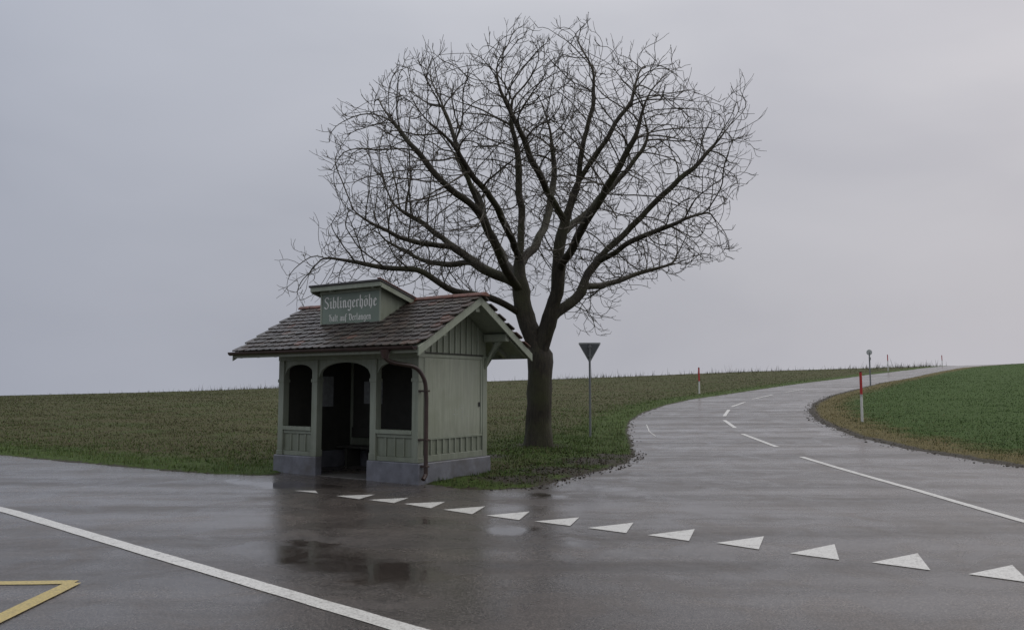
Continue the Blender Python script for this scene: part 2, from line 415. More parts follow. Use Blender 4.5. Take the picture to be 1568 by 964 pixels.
p.done("roof_boarding",M_trim,bev=0)
p=Part()
x=-.3
while x<3.98:
    for sgn in (0,1):
        f=(lambda y:y) if sgn==0 else (lambda y:2*YR-y)
        p.prism([(f(YE+.03),ZE+.017-.09),(f(YE+.03),ZE+.014),(f(.03),zr(.03)-.003),(f(.03),zr(.03)-.10)],x,x+.07)
    x+=.47
p.done("rafters",M_trim,bev=.003)
p=Part()
for y,z in ((.10,zr(.10)-.12),(YR,ZR-.17),(1.94,zr(1.94)-.12)):
    for a,b in ((3.494,4.0),(-.38,.066)):
        p.box(a,b,y-.055,y+.055,z-.05,z+.09)
p.prism([(3.5,1.95),(3.5,2.12),(3.85,zr(1.94)-.18),(3.75,zr(1.94)-.18)],1.91,1.97,'y')
p.done("purlins",M_trim,bev=.008)
p=Part(); W=.135
for x0,x1 in ((XR+.002,XR+.03),(XL-.03,XL-.002)):
    for s in (0,1):
        f=(lambda y:y) if s==0 else (lambda y:2*YR-y)
        p.prism([(f(YE-.03),ZE-.02+T-W),(f(YE-.03),ZE-.02+T+.01),(f(YR),ZR+T+.01),(f(YR),ZR+T-W)],x0,x1)
p.done("barge_boards",M_trim,bev=.004)
p=Part(); p.box(XL,XR,YE-.022,YE-.002,ZE-.07,ZE+.03); p.box(XL,XR,YB+.002,YB+.022,ZE-.07,ZE+.03); p.done("fascia",M_trim)
vs=[];fs=[];cols=[]
def tile(xc,s,side,col,w=.172,l=.26,base=.02):
    c=math.cos(math.atan(K)); sn=math.sin(math.atan(K))
    tl=.11
    jx=random.uniform(-.006,.006); jz=random.uniform(0,.01); js=random.uniform(-.008,.008)
    pts=[]
    for (dx,ds) in ((-w/2,.035),(-w/4,0),(w/4,0),(w/2,.035),(w/2,l),(-w/2,l)):
        for dz in (0,.018):
            ss=s+ds+js; hh=base+dz+jz+.024-(ds)*tl
            y=YE+ss*c-hh*sn; z=ZE+T+ss*sn+hh*c
            if side: y=2*YR-y
            pts.append((xc+dx+jx,y,z))
    b=len(vs); vs.extend(pts); cols.extend([col]*12)
    n=6
    fs.append([b+2*i+1 for i in range(n)]); fs.append([b+2*i for i in range(n)][::-1])
    for i in range(n):
        j=(i+1)%n; fs.append([b+2*i,b+2*j,b+2*j+1,b+2*i+1])
SL=(YR-YE)/math.cos(math.atan(K))
for side in (0,1):
    r=0; s=-.05
    while s<SL-.1:
        x=XL-.02+(0.0895 if r%2 else 0)+.08
        while x<XR+.02:
            g=random.random(); up=s/SL; edge=(x>XR-.12)
            pat=nz(np.array(x*1.0),np.array(s*1.5),.9,4)
            rd=.03+.3*max(0,up-.75)*2+(.6 if edge else 0)+max(0,float(pat)-.4)*.8
            k=random.uniform(.6,1.35)
            col=(.044*k,.033*k,.030*k,1)
            if g<rd: col=(.12*k,.052*k,.036*k,1)
            elif g<rd+.25: col=(.070*k,.050*k,.041*k,1)
            tile(x,s,side,col); x+=.179
        s+=.155; r+=1
me=bpy.data.meshes.new("roof_tiles"); me.from_pydata(vs,[],fs)
a=me.attributes.new("tcol",'FLOAT_COLOR','POINT'); a.data.foreach_set("color",np.array(cols,np.float32).ravel()); me.materials.append(M_tile)
link(bpy.data.objects.new("roof_tiles",me),S)
def tube(name,pts,r,mat,parent,res=10,cyc=False):
    cu=bpy.data.curves.new(name,'CURVE'); cu.dimensions='3D'; sp=cu.splines.new('POLY'); sp.points.add(len(pts)-1)
    for q,pp in zip(sp.points,pts): q.co=(*pp,1)
    cu.bevel_depth=r; cu.bevel_resolution=3; cu.use_fill_caps=True
    o=bpy.data.objects.new(name+"_tmp",cu); scene.collection.objects.link(o)
    dg=bpy.context.evaluated_depsgraph_get(); me=bpy.data.meshes.new_from_object(o.evaluated_get(dg)); bpy.data.objects.remove(o)
    me.materials.clear(); me.materials.append(mat)
    for f in me.polygons: f.use_smooth=True
    return link(bpy.data.objects.new(name,me),parent)
def smoothpath(P,k=6):
    P=[np.array(p,float) for p in P]; out=[]
    Q=[2*P[0]-P[1]]+P+[2*P[-1]-P[-2]]
    for i in range(1,len(Q)-2):
        for j in range(k):
            t=j/k; a,b,c,d=Q[i-1:i+3]
            out.append(tuple(.5*((2*b)+(-a+c)*t+(2*a-5*b+4*c-d)*t*t+(-a+3*b-3*c+d)*t**3)))
    out.append(tuple(P[-1])); return out
p=Part(); x=XL-.02; zc=ZR+T+.045
while x<XR:
    poly=[]
    rad=.095+random.uniform(-.004,.004)
    for i in range(9):
        t=math.pi*i/8; poly.append((YR+rad*math.cos(t)*1.15,zc-.03+rad*math.sin(t)*.75))
    if not (.85<x+.15<2.6): p.prism(poly,x,x+.325)
    x+=.33
p.done("ridge_tiles",M_ridge,bev=.006)
p=Part(); poly=[]
for i in range(9):
    t=math.pi+math.pi*i/8; poly.append((YE-.085+.062*math.cos(t),ZE+.035+.062*math.sin(t)))
for i in range(8,-1,-1):
    t=math.pi+math.pi*i/8; poly.append((YE-.085+.052*math.cos(t),ZE+.035+.052*math.sin(t)))
p.prism(poly,XL-.02,XR+.0); p.done("gutter",M_copper,bev=0)
tube("downpipe",smoothpath([(3.42,YE-.085,2.22),(3.42,YE-.085,2.10),(3.46,YE+.06,2.02),(3.56,-.12,1.95),(3.63,.03,1.76),(3.64,.075,1.5),(3.64,.08,1.2),(3.64,.08,.8),(3.64,.08,.3),(3.64,.075,.2),(3.65,.0,.13)]),.036,M_copper,S)
bm=bmesh.new(); bmesh.ops.create_cone(bm,cap_ends=True,segments=16,radius1=.05,radius2=.09,depth=.14); me=bpy.data.meshes.new("funnel"); bm.to_mesh(me); bm.free(); me.materials.append(M_copper)
o=link(bpy.data.objects.new("gutter_funnel",me),S); o.location=(3.42,YE-.085,2.15)
p=Part()
for z in (1.55,.75,.32): p.box(3.50,3.685,.035,.125,z,z+.03)
p.done("pipe_clamps",M_copper)
DX0,DX1,DY=.99,2.50,.2
p=Part(); p.box(DX0,DX1,DY,DY+.03,2.60,3.37)
def dt(y): return 3.42-(y-.05)*.27
for x0,x1 in ((DX0+.002,DX0+.03),(DX1-.03,DX1-.002)):
    p.prism([(DY+.031,2.6),(1.02,2.9),(1.02,dt(1.02)-.02),(DY+.031,dt(DY)-.005)],x0,x1)
p.done("dormer_walls",M_wall,bev=0)
p=Part(); p.box(DX0+.045,DX1-.045,DY-.012,DY-.001,2.76,3.33); p.done("name_board",M_sign,bev=.003)
p=Part(); p.box(DX0-.01,DX1+.01,DY-.03,DY-.002,3.335,3.40); p.box(DX0,DX0+.043,DY-.02,DY-.001,2.72,3.334); p.box(DX1-.043,DX1,DY-.02,DY-.001,2.72,3.334); p.box(DX0,DX1,DY-.02,DY-.001,2.715,2.758)
p.box(DX0-.12,DX1+.12,.035,.06,3.38,3.46)
for x0,x1 in ((DX1+.10,DX1+.125),(DX0-.125,DX0-.10)):
    p.prism([(.061,dt(.05)-.06),(.061,dt(.05)+.03),(1.08,dt(1.08)+.03),(1.08,dt(1.08)-.06)],x0,x1)
for x in (DX0+.35,DX1-.12): p.box(x,x+.05,.062,DY-.032,3.36,3.41)
p.done("dormer_trim",M_trim,bev=.004)
p=Part(); p.prism([(.01,dt(.01)+.035),(.01,dt(.01)+.07),(1.12,dt(1.12)+.07),(1.12,dt(1.12)+.035)],DX0-.14,DX1+.14); p.done("dormer_roof",M_darkroof,bev=.004)
p=Part(); p.prism([(.0,dt(.0)+.072),(.0,dt(.0)+.09),(1.16,dt(1.16)+.09),(1.16,dt(1.16)+.072)],DX1+.07,DX1+.15); p.done("dormer_verge",M_ridge,bev=.004)
# blackletter lettering drawn with a broad nib
GL={'i':(.36,[[(0,.82),(.1,.95),(.1,.12),(.2,.02),(.28,.12)],[(.08,1.28),(.14,1.34)]]),
'n':(.68,[[(0,.82),(.1,.95),(.1,.1),(.18,.02)],[(.1,.78),(.3,.97),(.42,.82),(.42,.12),(.52,.02),(.6,.12)]]),
'h':(.62,[[(.1,1.5),(.1,.08),(.18,0)],[(.1,.78),(.3,.97),(.44,.82),(.44,.2),(.32,-.25)]]),
'b':(.62,[[(.08,1.5),(.08,.12),(.25,0),(.46,.15),(.46,.8),(.3,.97),(.1,.78)]]),
'l':(.36,[[(.1,1.5),(.1,.12),(.2,0),(.28,.1)]]),
'g':(.64,[[(.46,.95),(.46,-.2),(.3,-.42),(.08,-.3)],[(.46,.9),(.22,.97),(.06,.8),(.06,.2),(.2,.03),(.44,.2)]]),
'e':(.52,[[(.42,.15),(.25,0),(.08,.15),(.08,.8),(.26,.97),(.42,.75),(.1,.48)]]),
'r':(.46,[[(0,.82),(.1,.95),(.1,.1),(.2,.02)],[(.1,.78),(.28,.97),(.4,.86)]]),
'ö':(.62,[[(.25,0),(.08,.15),(.08,.8),(.25,.97),(.46,.82),(.46,.18),(.25,0)],[(.12,1.25),(.17,1.31)],[(.36,1.25),(.41,1.31)]]),
'a':(.62,[[(.08,.85),(.25,.97),(.44,.85),(.44,.12),(.56,.02)],[(.44,.25),(.25,0),(.08,.15),(.08,.5),(.25,.6),(.42,.5)]]),
't':(.42,[[(.12,1.25),(.12,.12),(.24,0),(.34,.1)],[(0,.92),(.32,.95)]]),
'u':(.68,[[(0,.85),(.1,.95),(.1,.15),(.26,0),(.46,.18)],[(.46,.95),(.46,.12),(.56,.02)]]),
'f':(.42,[[(.12,-.3),(.12,1.3),(.28,1.5),(.4,1.4)],[(0,.92),(.34,.95)]]),
'S':(.9,[[(.74,1.28),(.55,1.5),(.28,1.46),(.12,1.22),(.2,.98),(.55,.72),(.7,.42),(.58,.1),(.32,-.02),(.04,.22)]]),
'H':(.88,[[(0,1.2),(.15,1.48),(.3,1.3),(.24,.2),(.05,0)],[(.25,.78),(.5,1.0),(.7,.8),(.68,.25),(.5,-.1)],[(.22,1.36),(.62,1.5)]]),
'V':(.9,[[(0,1.2),(.15,1.5),(.27,1.2),(.2,.3),(.45,0),(.74,.3),(.74,1.1),(.5,1.45),(.32,1.2)]]),' ':(.4,[])}
def hull(P):
    P=sorted(set(P))
    def half(P):
        o=[]
        for q in P:
            while len(o)>1 and (o[-1][0]-o[-2][0])*(q[1]-o[-2][1])-(o[-1][1]-o[-2][1])*(q[0]-o[-2][0])<=0: o.pop()
            o.append(q)
        return o[:-1]
    return half(P)+half(P[::-1])
def lettering(name,s,wid,hgt,xc,z0,nw=1):
    vs=[];fs=[]; cx=0; nib=[(-.08*nw,-.055*nw),(.08*nw,.055*nw)]; mi=[(-.02,.025),(.02,-.025)]; cnt=0
    for c in s:
        adv,st=GL[c]
        for pl in st:
            for a,b in zip(pl[:-1],pl[1:]):
                pts=[(round(q[0]+cx+u[0]+m_[0],4),round(q[1]+u[1]+m_[1],4)) for q in (a,b) for u in nib for m_ in mi]
                H_=hull(pts); b0=len(vs); yo=DY-.016-.00035*(cnt%7); cnt+=1
                for q in H_: vs.append([q[0],yo,q[1]])
                fs.append(list(range(b0,b0+len(H_))))
        cx+=adv+.09
    A=np.array(vs); x0,x1=A[:,0].min(),A[:,0].max()
    A[:,0]=(A[:,0]-(x0+x1)/2)*wid/(x1-x0)+xc; A[:,2]=A[:,2]*hgt/1.5+z0
    me=bpy.data.meshes.new(name); me.from_pydata(A.tolist(),[],fs); me.materials.append(M_white); link(bpy.data.objects.new(name,me),S)
lettering("name_lettering","Siblingerhöhe",1.32,.205,(DX0+DX1)/2,3.065,.85)
lettering("subtitle_lettering","Halt auf Verlangen",1.06,.12,(DX0+DX1)/2,2.83,.8)

# ---------------------------------------------------------------- tree
TY=20.7
def T3(u,v,dy=0):
    q=at(u,v,TY); return np.array([q[0],TY+dy,q[2]])
nodes=[];par=[]
def add(p,pa): nodes.append(np.array(p,float)); par.append(pa); return len(nodes)-1
def limb(start,pts,step=.2,jit=.032):
    cur=start; P=[nodes[start]]+[np.array(q,float) for q in pts]
    pathp=smoothpath(P,5); ids=[start]
    for a in pathp[1:]:
        a=np.array(a)
        while np.linalg.norm(a-nodes[cur])>step*1.0:
            d=a-nodes[cur]; d/=np.linalg.norm(d)
            cur=add(nodes[cur]+d*step+rng.normal(0,jit,3)*np.array([1,1,.6]),cur); ids.append(cur)
    return ids
base=np.array([T3(826,684)[0],TY,float(h(T3(826,684)[0],TY))-.1])
r0=add(base,-1)
tr=limb(r0,[T3(826,640),T3(827,590),T3(827,535)],.2,.006)
fork=tr[-1]
def near(ids,p):
    return min(ids,key=lambda i:np.linalg.norm(nodes[i]-p))
A=limb(fork,[T3(812,500,.1),T3(799,455,.2),T3(796,400,.4),T3(800,330,.6),T3(796,275,.5),T3(790,205,.3),T3(778,140,0)])
B=limb(fork,[T3(843,490,-.1),T3(853,440,-.2),T3(855,385,-.4),T3(862,345,-.4),T3(880,290,-.6),T3(893,230,-.8),T3(902,180,-.9),T3(906,120,-.8)])
L=[]
L.append(limb(near(A,T3(800,450,.2)),[T3(768,405,-.6),T3(740,345,-1.2),T3(716,285,-1.5),T3(703,240,-1.6),T3(682,180,-1.5)]))
L.append(limb(near(A,T3(798,440,.2)),[T3(745,408,.8),T3(690,366,1.3),T3(640,325,1.5),T3(585,290,1.3)]))
L.append(limb(near(A,T3(806,478,.1)),[T3(750,458,-.3),T3(695,450,-.8),T3(655,422,-1.0),T3(605,420,-1),T3(550,406,-.8),T3(490,396,-.6)]))
L.append(limb(near(B,T3(860,345,-.4)),[T3(835,305,-1.3),T3(808,265,-1.8),T3(780,210,-2.2),T3(762,160,-2.3)]))
L.append(limb(near(B,T3(857,360,-.4)),[T3(900,320,.6),T3(950,265,1.3),T3(990,215,1.6),T3(1025,160,1.5)]))
L.append(limb(near(B,T3(848,480,-.1)),[T3(888,450,.2),T3(915,398,.5),T3(965,348,.4),T3(1015,298,.2),T3(1068,250,0),T3(1110,200,0)]))
L.append(limb(near(L[-1],T3(915,395,.5)),[T3(970,372,-.5),T3(1030,352,-1),T3(1085,330,-.9)]))
L.append(limb(near(B,T3(854,420,-.3)),[T3(880,375,-1.5),T3(912,325,-2.5),T3(942,270,-3.1),T3(962,215,-3.2)]))
L.append(limb(near(A,T3(796,400,.4)),[T3(826,350,1.6),T3(848,290,2.6),T3(858,220,3.2),T3(850,150,3)]))
L.append(limb(near(A,T3(797,420,.3)),[T3(768,375,1.9),T3(742,310,3.0),T3(722,240,3.5)]))
L.append(limb(near(A,T3(795,390,.3)),[T3(768,345,-1.4),T3(730,305,-2.6),T3(695,260,-3.2)]))
L.append(limb(near(B,T3(880,290,-.6)),[T3(920,235,-1),T3(955,175,-1.1),T3(978,115,-.8)]))
L.append(limb(near(L[0],T3(738,345,-1.2)),[T3(690,310,-2),T3(645,260,-2.1),T3(605,200,-1.6)]))
L.append(limb(near(L[5],T3(900,440,.3)),[T3(945,425,1.2),T3(1000,400,2.0),T3(1060,380,2.2)]))
L.append(limb(near(L[1],T3(720,390,1)),[T3(670,385,2.2),T3(615,365,3.0),T3(560,335,3.0)]))
L.append(limb(near(L[1],T3(690,366,1.3)),[T3(630,365,.6),T3(575,345,0),T3(530,320,-.2)]))
sil=[(465,478),(434,448),(432,395),(500,362),(514,330),(502,290),(496,233),(546,178),(587,138),(642,92),(700,104),(755,58),(840,50),(900,48),(962,62),(1014,72),(1018,118),(1050,130),(1060,174),(1104,158),(1130,132),(1166,190),(1148,240),(1156,288),(1118,316),(1082,350),(1134,388),(1058,412),(1000,440),(950,444),(940,508),(905,522),(868,470),(830,430),(760,440),(690,440),(620,438),(560,442)]
silA=np.array(sil,float)
N0=60000; U=rng.uniform(430,1170,N0); Vv=rng.uniform(35,530,N0)
r2=((U-805)/375)**2+((Vv-275)/250)**2
k=inside(U,Vv,silA); U,Vv,r2=U[k],Vv[k],r2[k]
dm=5.2*np.sqrt(np.clip(1-r2,.06,1)); w=rng.uniform(0,1,len(U))<(dm/5.2)
U,Vv,dm=U[w],Vv[w],dm[w]
dyv=rng.uniform(-1,1,len(U))*dm
def crown(u,v,d):
    q=T3(u,v,d); f=1-.045*max(0,-d)
    c=T3(815,430); q[0]=c[0]+(q[0]-c[0])*f; q[2]=c[2]+(q[2]-c[2])*f; return q
ATT=np.array([crown(u,v,d) for u,v,d in zip(U,Vv,dyv)])
core=np.sqrt(((U-830)/300)**2+((Vv-400)/220)**2+(dyv/4.5)**2)
cn=np.sin(ATT[:,0]*1.5+1.3*np.sin(ATT[:,1]*1.1))+np.sin(ATT[:,2]*1.7+1.2*np.sin(ATT[:,0]*.9+1))+np.sin(ATT[:,1]*1.6+1.1*np.sin(ATT[:,2]*1.2+2))
keep=rng.uniform(0,1,len(U))<np.clip(core*1.3-.1,.15,1)*np.clip(.55+.38*cn,.08,1)
ATT=ATT[keep]; ATT=ATT[:9300]
print("attractors",len(ATT))
step=.17; DI=2.4; DK=.27
CEN=T3(828,490)
nd=np.full(len(ATT),1e9); ni=np.zeros(len(ATT),int); alive=np.ones(len(ATT),bool)
def upd(newidx):
    for c in range(0,len(newidx),128):
        ix=newidx[c:c+128]; Q=np.array([nodes[i] for i in ix])
        d=np.sqrt(np.maximum(0,(ATT**2).sum(1)[:,None]+(Q**2).sum(1)[None]-2*ATT@Q.T)); m=d.argmin(1); dd=d[np.arange(len(ATT)),m]
        b=dd<nd; nd[b]=dd[b]; ni[b]=np.array(ix)[m[b]]
upd([i for i in range(len(nodes)) if i not in tr[:-3]])
last={}
for it in range(160):
    act=alive&(nd<(DI if it>3 else 4))
    if not act.any(): break
    ids=ni[act]; D3=ATT[act]-np.array([nodes[i] for i in ids]); D3/=np.linalg.norm(D3,axis=1)[:,None]+1e-9
    acc={}
    for i,d in zip(ids,D3): acc[i]=acc.get(i,0)+d
    new=[]
    for i,d in acc.items():
        if par[i]>=0:
            pd=nodes[i]-nodes[par[i]]; pd/=np.linalg.norm(pd)+1e-9
        else: pd=np.zeros(3)
        nn=np.linalg.norm(d)
        if nn<1e-4: continue
        out=nodes[i]-CEN; out/=np.linalg.norm(out)+1e-9
        d=d/nn+pd*.45+out*.42+rng.normal(0,.16,3); d/=np.linalg.norm(d)
        q=nodes[i]+d*step
        kk=last.get(i,0)
        if kk>=3: continue
        last[i]=kk+1
        new.append(add(q,i))
    if not new: break
    upd(new); alive&=nd>DK
nn=len(nodes); print("nodes",nn,"left",alive.sum())
NP=np.array(nodes); PA=np.array(par)
ch=[[] for _ in range(nn)]
for i in range(1,nn): ch[PA[i]].append(i)
tips=[i for i in range(nn) if not ch[i]]
def radii(n,r0=.0065):
    s=np.zeros(nn)
    for i in range(nn-1,-1,-1):
        if s[i]==0: s[i]=r0**n
        if PA[i]>=0: s[PA[i]]+=s[i]
    return s**(1/n)
lo,hi=1.6,3.5
for _ in range(18):
    mid=(lo+hi)/2; R=radii(mid)
    if R[0]>.31: lo=mid
    else: hi=mid
print("n",mid,"tips",len(tips),R[0])
# slightly stouter middle-order limbs
R=R*(1+.22*np.exp(-((np.log(R)-math.log(.06))/.8)**2))
for i in range(nn):
    if NP[i,2]<base[2]+.9: R[i]*=1+.35*math.exp(-max(0,NP[i,2]-base[2]-.1)/.22)
VV=[];FF=[];RR=[];vc=0
def tubes(Pc,Rc,k):
    global vc
    n=len(Pc); t=np.gradient(Pc,axis=0); t/=np.linalg.norm(t,axis=1)[:,None]+1e-9
    m=t.mean(0); ref=np.cross(m,[.31,.87,.38]); ref/=np.linalg.norm(ref)+1e-9
    a=ref-(t@ref)[:,None]*t; a/=np.linalg.norm(a,axis=1)[:,None]+1e-9; b=np.cross(t,a)
    th=np.linspace(0,2*math.pi,k,endpoint=False)
    Rw=Rc[:,None]*np.ones(k)
    if k>=8: Rw=Rw*(1+.07*np.sin(th*3+np.arange(n)[:,None]*.25)+rng.normal(0,.03,(n,k)))
    v=Pc[:,None]+Rw[...,None]*(np.cos(th)[None,:,None]*a[:,None]+np.sin(th)[None,:,None]*b[:,None])
    VV.append(v.reshape(-1,3)); RR.append(np.repeat(Rc,k))
    I=np.arange(n*k).reshape(n,k)+vc; J=np.roll(I,-1,1)
    FF.append(np.stack([I[:-1],J[:-1],J[1:],I[1:]],-1).reshape(-1,4)); vc+=n*k
stack=[(0,-1)]
while stack:
    i,pa=stack.pop(); chain=[] if pa<0 else [pa]; cur=i
    while True:
        chain.append(cur)
        if not ch[cur]: break
        c=sorted(ch[cur],key=lambda j:-R[j])
        for o in c[1:]: stack.append((o,cur))
        cur=c[0]
    Pc=NP[chain].copy(); Rc=R[chain].copy()
    if pa>=0: Rc[0]=min(Rc[0],Rc[1]*1.25)
    if len(Pc)>4:
        Pc[1:-1]=.5*Pc[1:-1]+.25*(Pc[:-2]+Pc[2:])
    mr=Rc.max(); tubes(Pc,Rc,14 if mr>.12 else 8 if mr>.05 else 5 if mr>.02 else 4)
thin=np.where((R<.02)&(NP[:,2]>base[2]+2.6))[0]
src=list(tips)*2+list(rng.choice(thin,min(len(thin),int(len(tips)*1.0)),replace=False))
src=np.array(src); M=len(src)
pd=NP[src]-NP[PA[src]]; pd/=np.linalg.norm(pd,axis=1)[:,None]+1e-9
def twigs(st,dr,ln,seg=5,up=.4,spread=.42):
    M=len(st); d=dr+rng.normal(0,spread,(M,3)); d/=np.linalg.norm(d,axis=1)[:,None]
    pts=[st]; cur=st.copy(); ds=[d]
    for s in range(seg-1):
        d=d+rng.normal(0,.2,(M,3)); d[:,2]+=up/seg*1.6; d/=np.linalg.norm(d,axis=1)[:,None]
        cur=cur+d*(ln/(seg-1))[:,None]; pts.append(cur.copy()); ds.append(d)
    return np.stack(pts,1),np.stack(ds,1)
def addtw(PT,r0,r1,k=3):
    global vc
    M,n,_=PT.shape; t=np.gradient(PT,axis=1); t/=np.linalg.norm(t,axis=2)[...,None]+1e-9
    ref=np.array([.37,.71,.6]); a=np.cross(t,ref); a/=np.linalg.norm(a,axis=2)[...,None]+1e-9; b=np.cross(t,a)
    rr=np.linspace(r0,r1,n)[None,:,None,None]; th=np.linspace(0,2*math.pi,k,endpoint=False)
    v=PT[:,:,None]+rr*(np.cos(th)[None,None,:,None]*a[:,:,None]+np.sin(th)[None,None,:,None]*b[:,:,None])
    VV.append(v.reshape(-1,3)); RR.append(np.full(M*n*k,.008))
    I=np.arange(M*n*k).reshape(M,n,k)+vc; J=np.roll(I,-1,2)
    FF.append(np.stack([I[:,:-1],J[:,:-1],J[:,1:],I[:,1:]],-1).reshape(-1,4)); vc+=M*n*k
outd=NP[src]-CEN; outd/=np.linalg.norm(outd,axis=1)[:,None]
ln=rng.uniform(.12,.45,M); PT,DS=twigs(NP[src],pd*.8+outd*.4,ln); addtw(PT,.0068,.0046)
sel=rng.choice(M,int(M*.5),replace=False); st=PT[sel,2]; P2,_=twigs(st,DS[sel,2]*1.0,rng.uniform(.07,.18,len(sel)),4,.5,.6); addtw(P2,.0056,.0044)
me=np_mesh("walnut_tree",np.concatenate(VV),np.concatenate(FF),M_bark,{"rad":('FLOAT',np.concatenate(RR))})
link(bpy.data.objects.new("bare_walnut_tree",me)); print("tree faces",len(me.polygons))

# ---------------------------------------------------------------- grass
def hz(x,y):
    i=np.clip(np.searchsorted(xs,x)-1,0,nx-2); j=np.clip(np.searchsorted(ys,y)-1,0,ny-2); XS=np.array(xs);YS=np.array(ys)
    tx=(x-XS[i])/(XS[i+1]-XS[i]); ty=(y-YS[j])/(YS[j+1]-YS[j])
    f=lambda A:(A[j,i]*(1-tx)+A[j,i+1]*tx)*(1-ty)+(A[j+1,i]*(1-tx)+A[j+1,i+1]*tx)*ty
    return f(Zt),f(SD),f(rightreg),f(mud)
def blades(name,x,y,z,hg,wd,col,lean=.5):
    n=len(x); th=rng.uniform(0,2*math.pi,n); dx=np.cos(th)*wd/2; dy=np.sin(th)*wd/2
    ph=rng.uniform(0,2*math.pi,n); ll=hg*rng.uniform(.1,1,n)*lean
    V=np.zeros((n,3,3)); V[:,0]=np.stack([x-dx,y-dy,z-.01],-1); V[:,1]=np.stack([x+dx,y+dy,z-.01],-1); V[:,2]=np.stack([x+np.cos(ph)*ll,y+np.sin(ph)*ll,z+hg],-1)
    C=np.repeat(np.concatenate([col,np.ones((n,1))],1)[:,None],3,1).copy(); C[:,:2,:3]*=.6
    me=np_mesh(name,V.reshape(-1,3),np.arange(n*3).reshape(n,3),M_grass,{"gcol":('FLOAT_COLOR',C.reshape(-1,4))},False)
    return link(bpy.data.objects.new(name,me))
def palette(n,opts,wts):
    o=np.array(opts); i=rng.choice(len(o),n,p=np.array(wts)/sum(wts)); return o[i]*rng.uniform(.75,1.25,(n,1))
def notshelter(x,y):
    lx=(x-SO[0])*.8303-(y-SO[1])*.5572; ly=(x-SO[0])*.5572+(y-SO[1])*.8303
    return ~((lx>-.02)&(lx<3.58)&(ly>-.02)&(ly<2.06))
n=560000; t=rng.uniform(-.72,.72,n); y=np.exp(rng.uniform(math.log(11),math.log(75),n)); x=t*y
z,sd,rg,md=hz(x,y)
isl_m=np.exp(-(((x-2.0)/3.4)**2+((y-20.5)/5.5)**2))
wv=np.where(rg>.5,np.exp(-(-sd-.1)/2.2)*.95,np.exp(-np.maximum(-sd-.2,0)/1.6)*.9)
wv=np.maximum(wv,isl_m); wv*=np.clip(1-md*1.05,.15,1)
cl=np.clip(nz(x,y,1.4)+.75,.2,1)*np.clip(nz(x,y,4,2)+.8,.2,1)
k=(sd<.05)&(rng.uniform(0,1,n)<wv*cl)&notshelter(x,y)
x,y,z,rg,sd=x[k],y[k],z[k],rg[k],sd[k]; n=len(x)
cg=palette(n,[(.052,.092,.018),(.076,.124,.025),(.09,.108,.030),(.13,.115,.05),(.035,.062,.016)],[4,3,2,1.2,2])
cy=palette(n,[(.19,.155,.06),(.14,.115,.045),(.085,.09,.03),(.055,.075,.022),(.24,.20,.095)],[3,3,2,2,1])
fr=(rg>.5)&(rng.uniform(0,1,n)<np.exp(-np.maximum(-sd-.8,0)/1.4)*1.1)
fl=(rg<.5)&(y<19)&(x<-3.8)
cg[fl]*=1.3
col=np.where(fr[:,None],cy,cg)
sc=np.clip(y/18,1,2.5)
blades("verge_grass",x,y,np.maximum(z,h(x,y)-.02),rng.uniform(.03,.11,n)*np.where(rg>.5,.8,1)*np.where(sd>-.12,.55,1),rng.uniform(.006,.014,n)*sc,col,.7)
print("verge blades",n)
n=330000; t=rng.uniform(-.75,.75,n); y=np.exp(rng.uniform(math.log(13),math.log(113),n)); x=t*y
z,sd,rg,md=hz(x,y)
k=(sd<-1.0)&(rng.uniform(0,1,n)<np.clip(nz(x,y,.5,1)*.5+.65,.25,1))&notshelter(x,y)
x,y,z,rg,sd=x[k],y[k],z[k],rg[k],sd[k]; n=len(x)
cg=palette(n,[(.062,.084,.022),(.086,.110,.032),(.078,.066,.034),(.050,.044,.024),(.105,.10,.045)],[4,3,2.2,2.2,.6])
gr=palette(n,[(.034,.066,.013),(.048,.092,.019),(.064,.112,.024)],[3,3,1])
col=np.where((rg>.5)[:,None],gr,cg)
nearw=np.exp(-np.maximum(-sd-1,0)/3.0)
gg=palette(n,[(.05,.10,.016),(.082,.14,.026)],[1,1]); pick=(rg<.5)&(rng.uniform(0,1,n)<nearw*.75); col[pick]=gg[pick]
sc=np.clip(y/22,1,2.4)
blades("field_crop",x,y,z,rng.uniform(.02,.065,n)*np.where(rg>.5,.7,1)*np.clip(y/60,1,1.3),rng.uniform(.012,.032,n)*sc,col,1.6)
n=1800; cx=rng.choice([-.34,-.27,.1,.28,.44,.5,.52],n); t=cx+rng.normal(0,.035,n); t=np.where(rng.uniform(0,1,n)<.3,rng.uniform(-.6,.6,n),t); y=rng.uniform(98,112,n); x=t*y
z,sd,rg,md=hz(x,y); k=(sd<-.8); x,y,z=x[k],y[k],z[k]; n=len(x)
blades("dry_stalks",x,y,z,rng.gamma(2,.14,n)+.1,rng.uniform(.03,.07,n),palette(n,[(.06,.055,.034),(.08,.07,.04)],[1,1]),.5)
n=2200
cpt=[gp(826,690),gp(800,735),gp(850,722),gp(900,712),gp(930,700)]
ci=rng.integers(0,len(cpt),n); x=np.array([cpt[i][0] for i in ci])+rng.normal(0,.9,n); y=np.array([cpt[i][1] for i in ci])+rng.normal(0,.8,n)
z,sd,rg,md=hz(x,y); k=(sd<.25)&notshelter(x,y); x,y,z=x[k],y[k],np.maximum(z[k],h(x[k],y[k])); n=len(x)
blades("fallen_leaves",x,y,z+.008,rng.uniform(.005,.02,n),rng.uniform(.03,.06,n),palette(n,[(.035,.022,.013),(.06,.038,.02),(.022,.018,.014)],[2,1,2]),3)
vs=[];fs=[]
ico=bmesh.new(); bmesh.ops.create_icosphere(ico,subdivisions=1,radius=1); iv=np.array([v.co[:] for v in ico.verts]); ifc=np.array([[v.index for v in f.verts] for f in ico.faces]); ico.free()
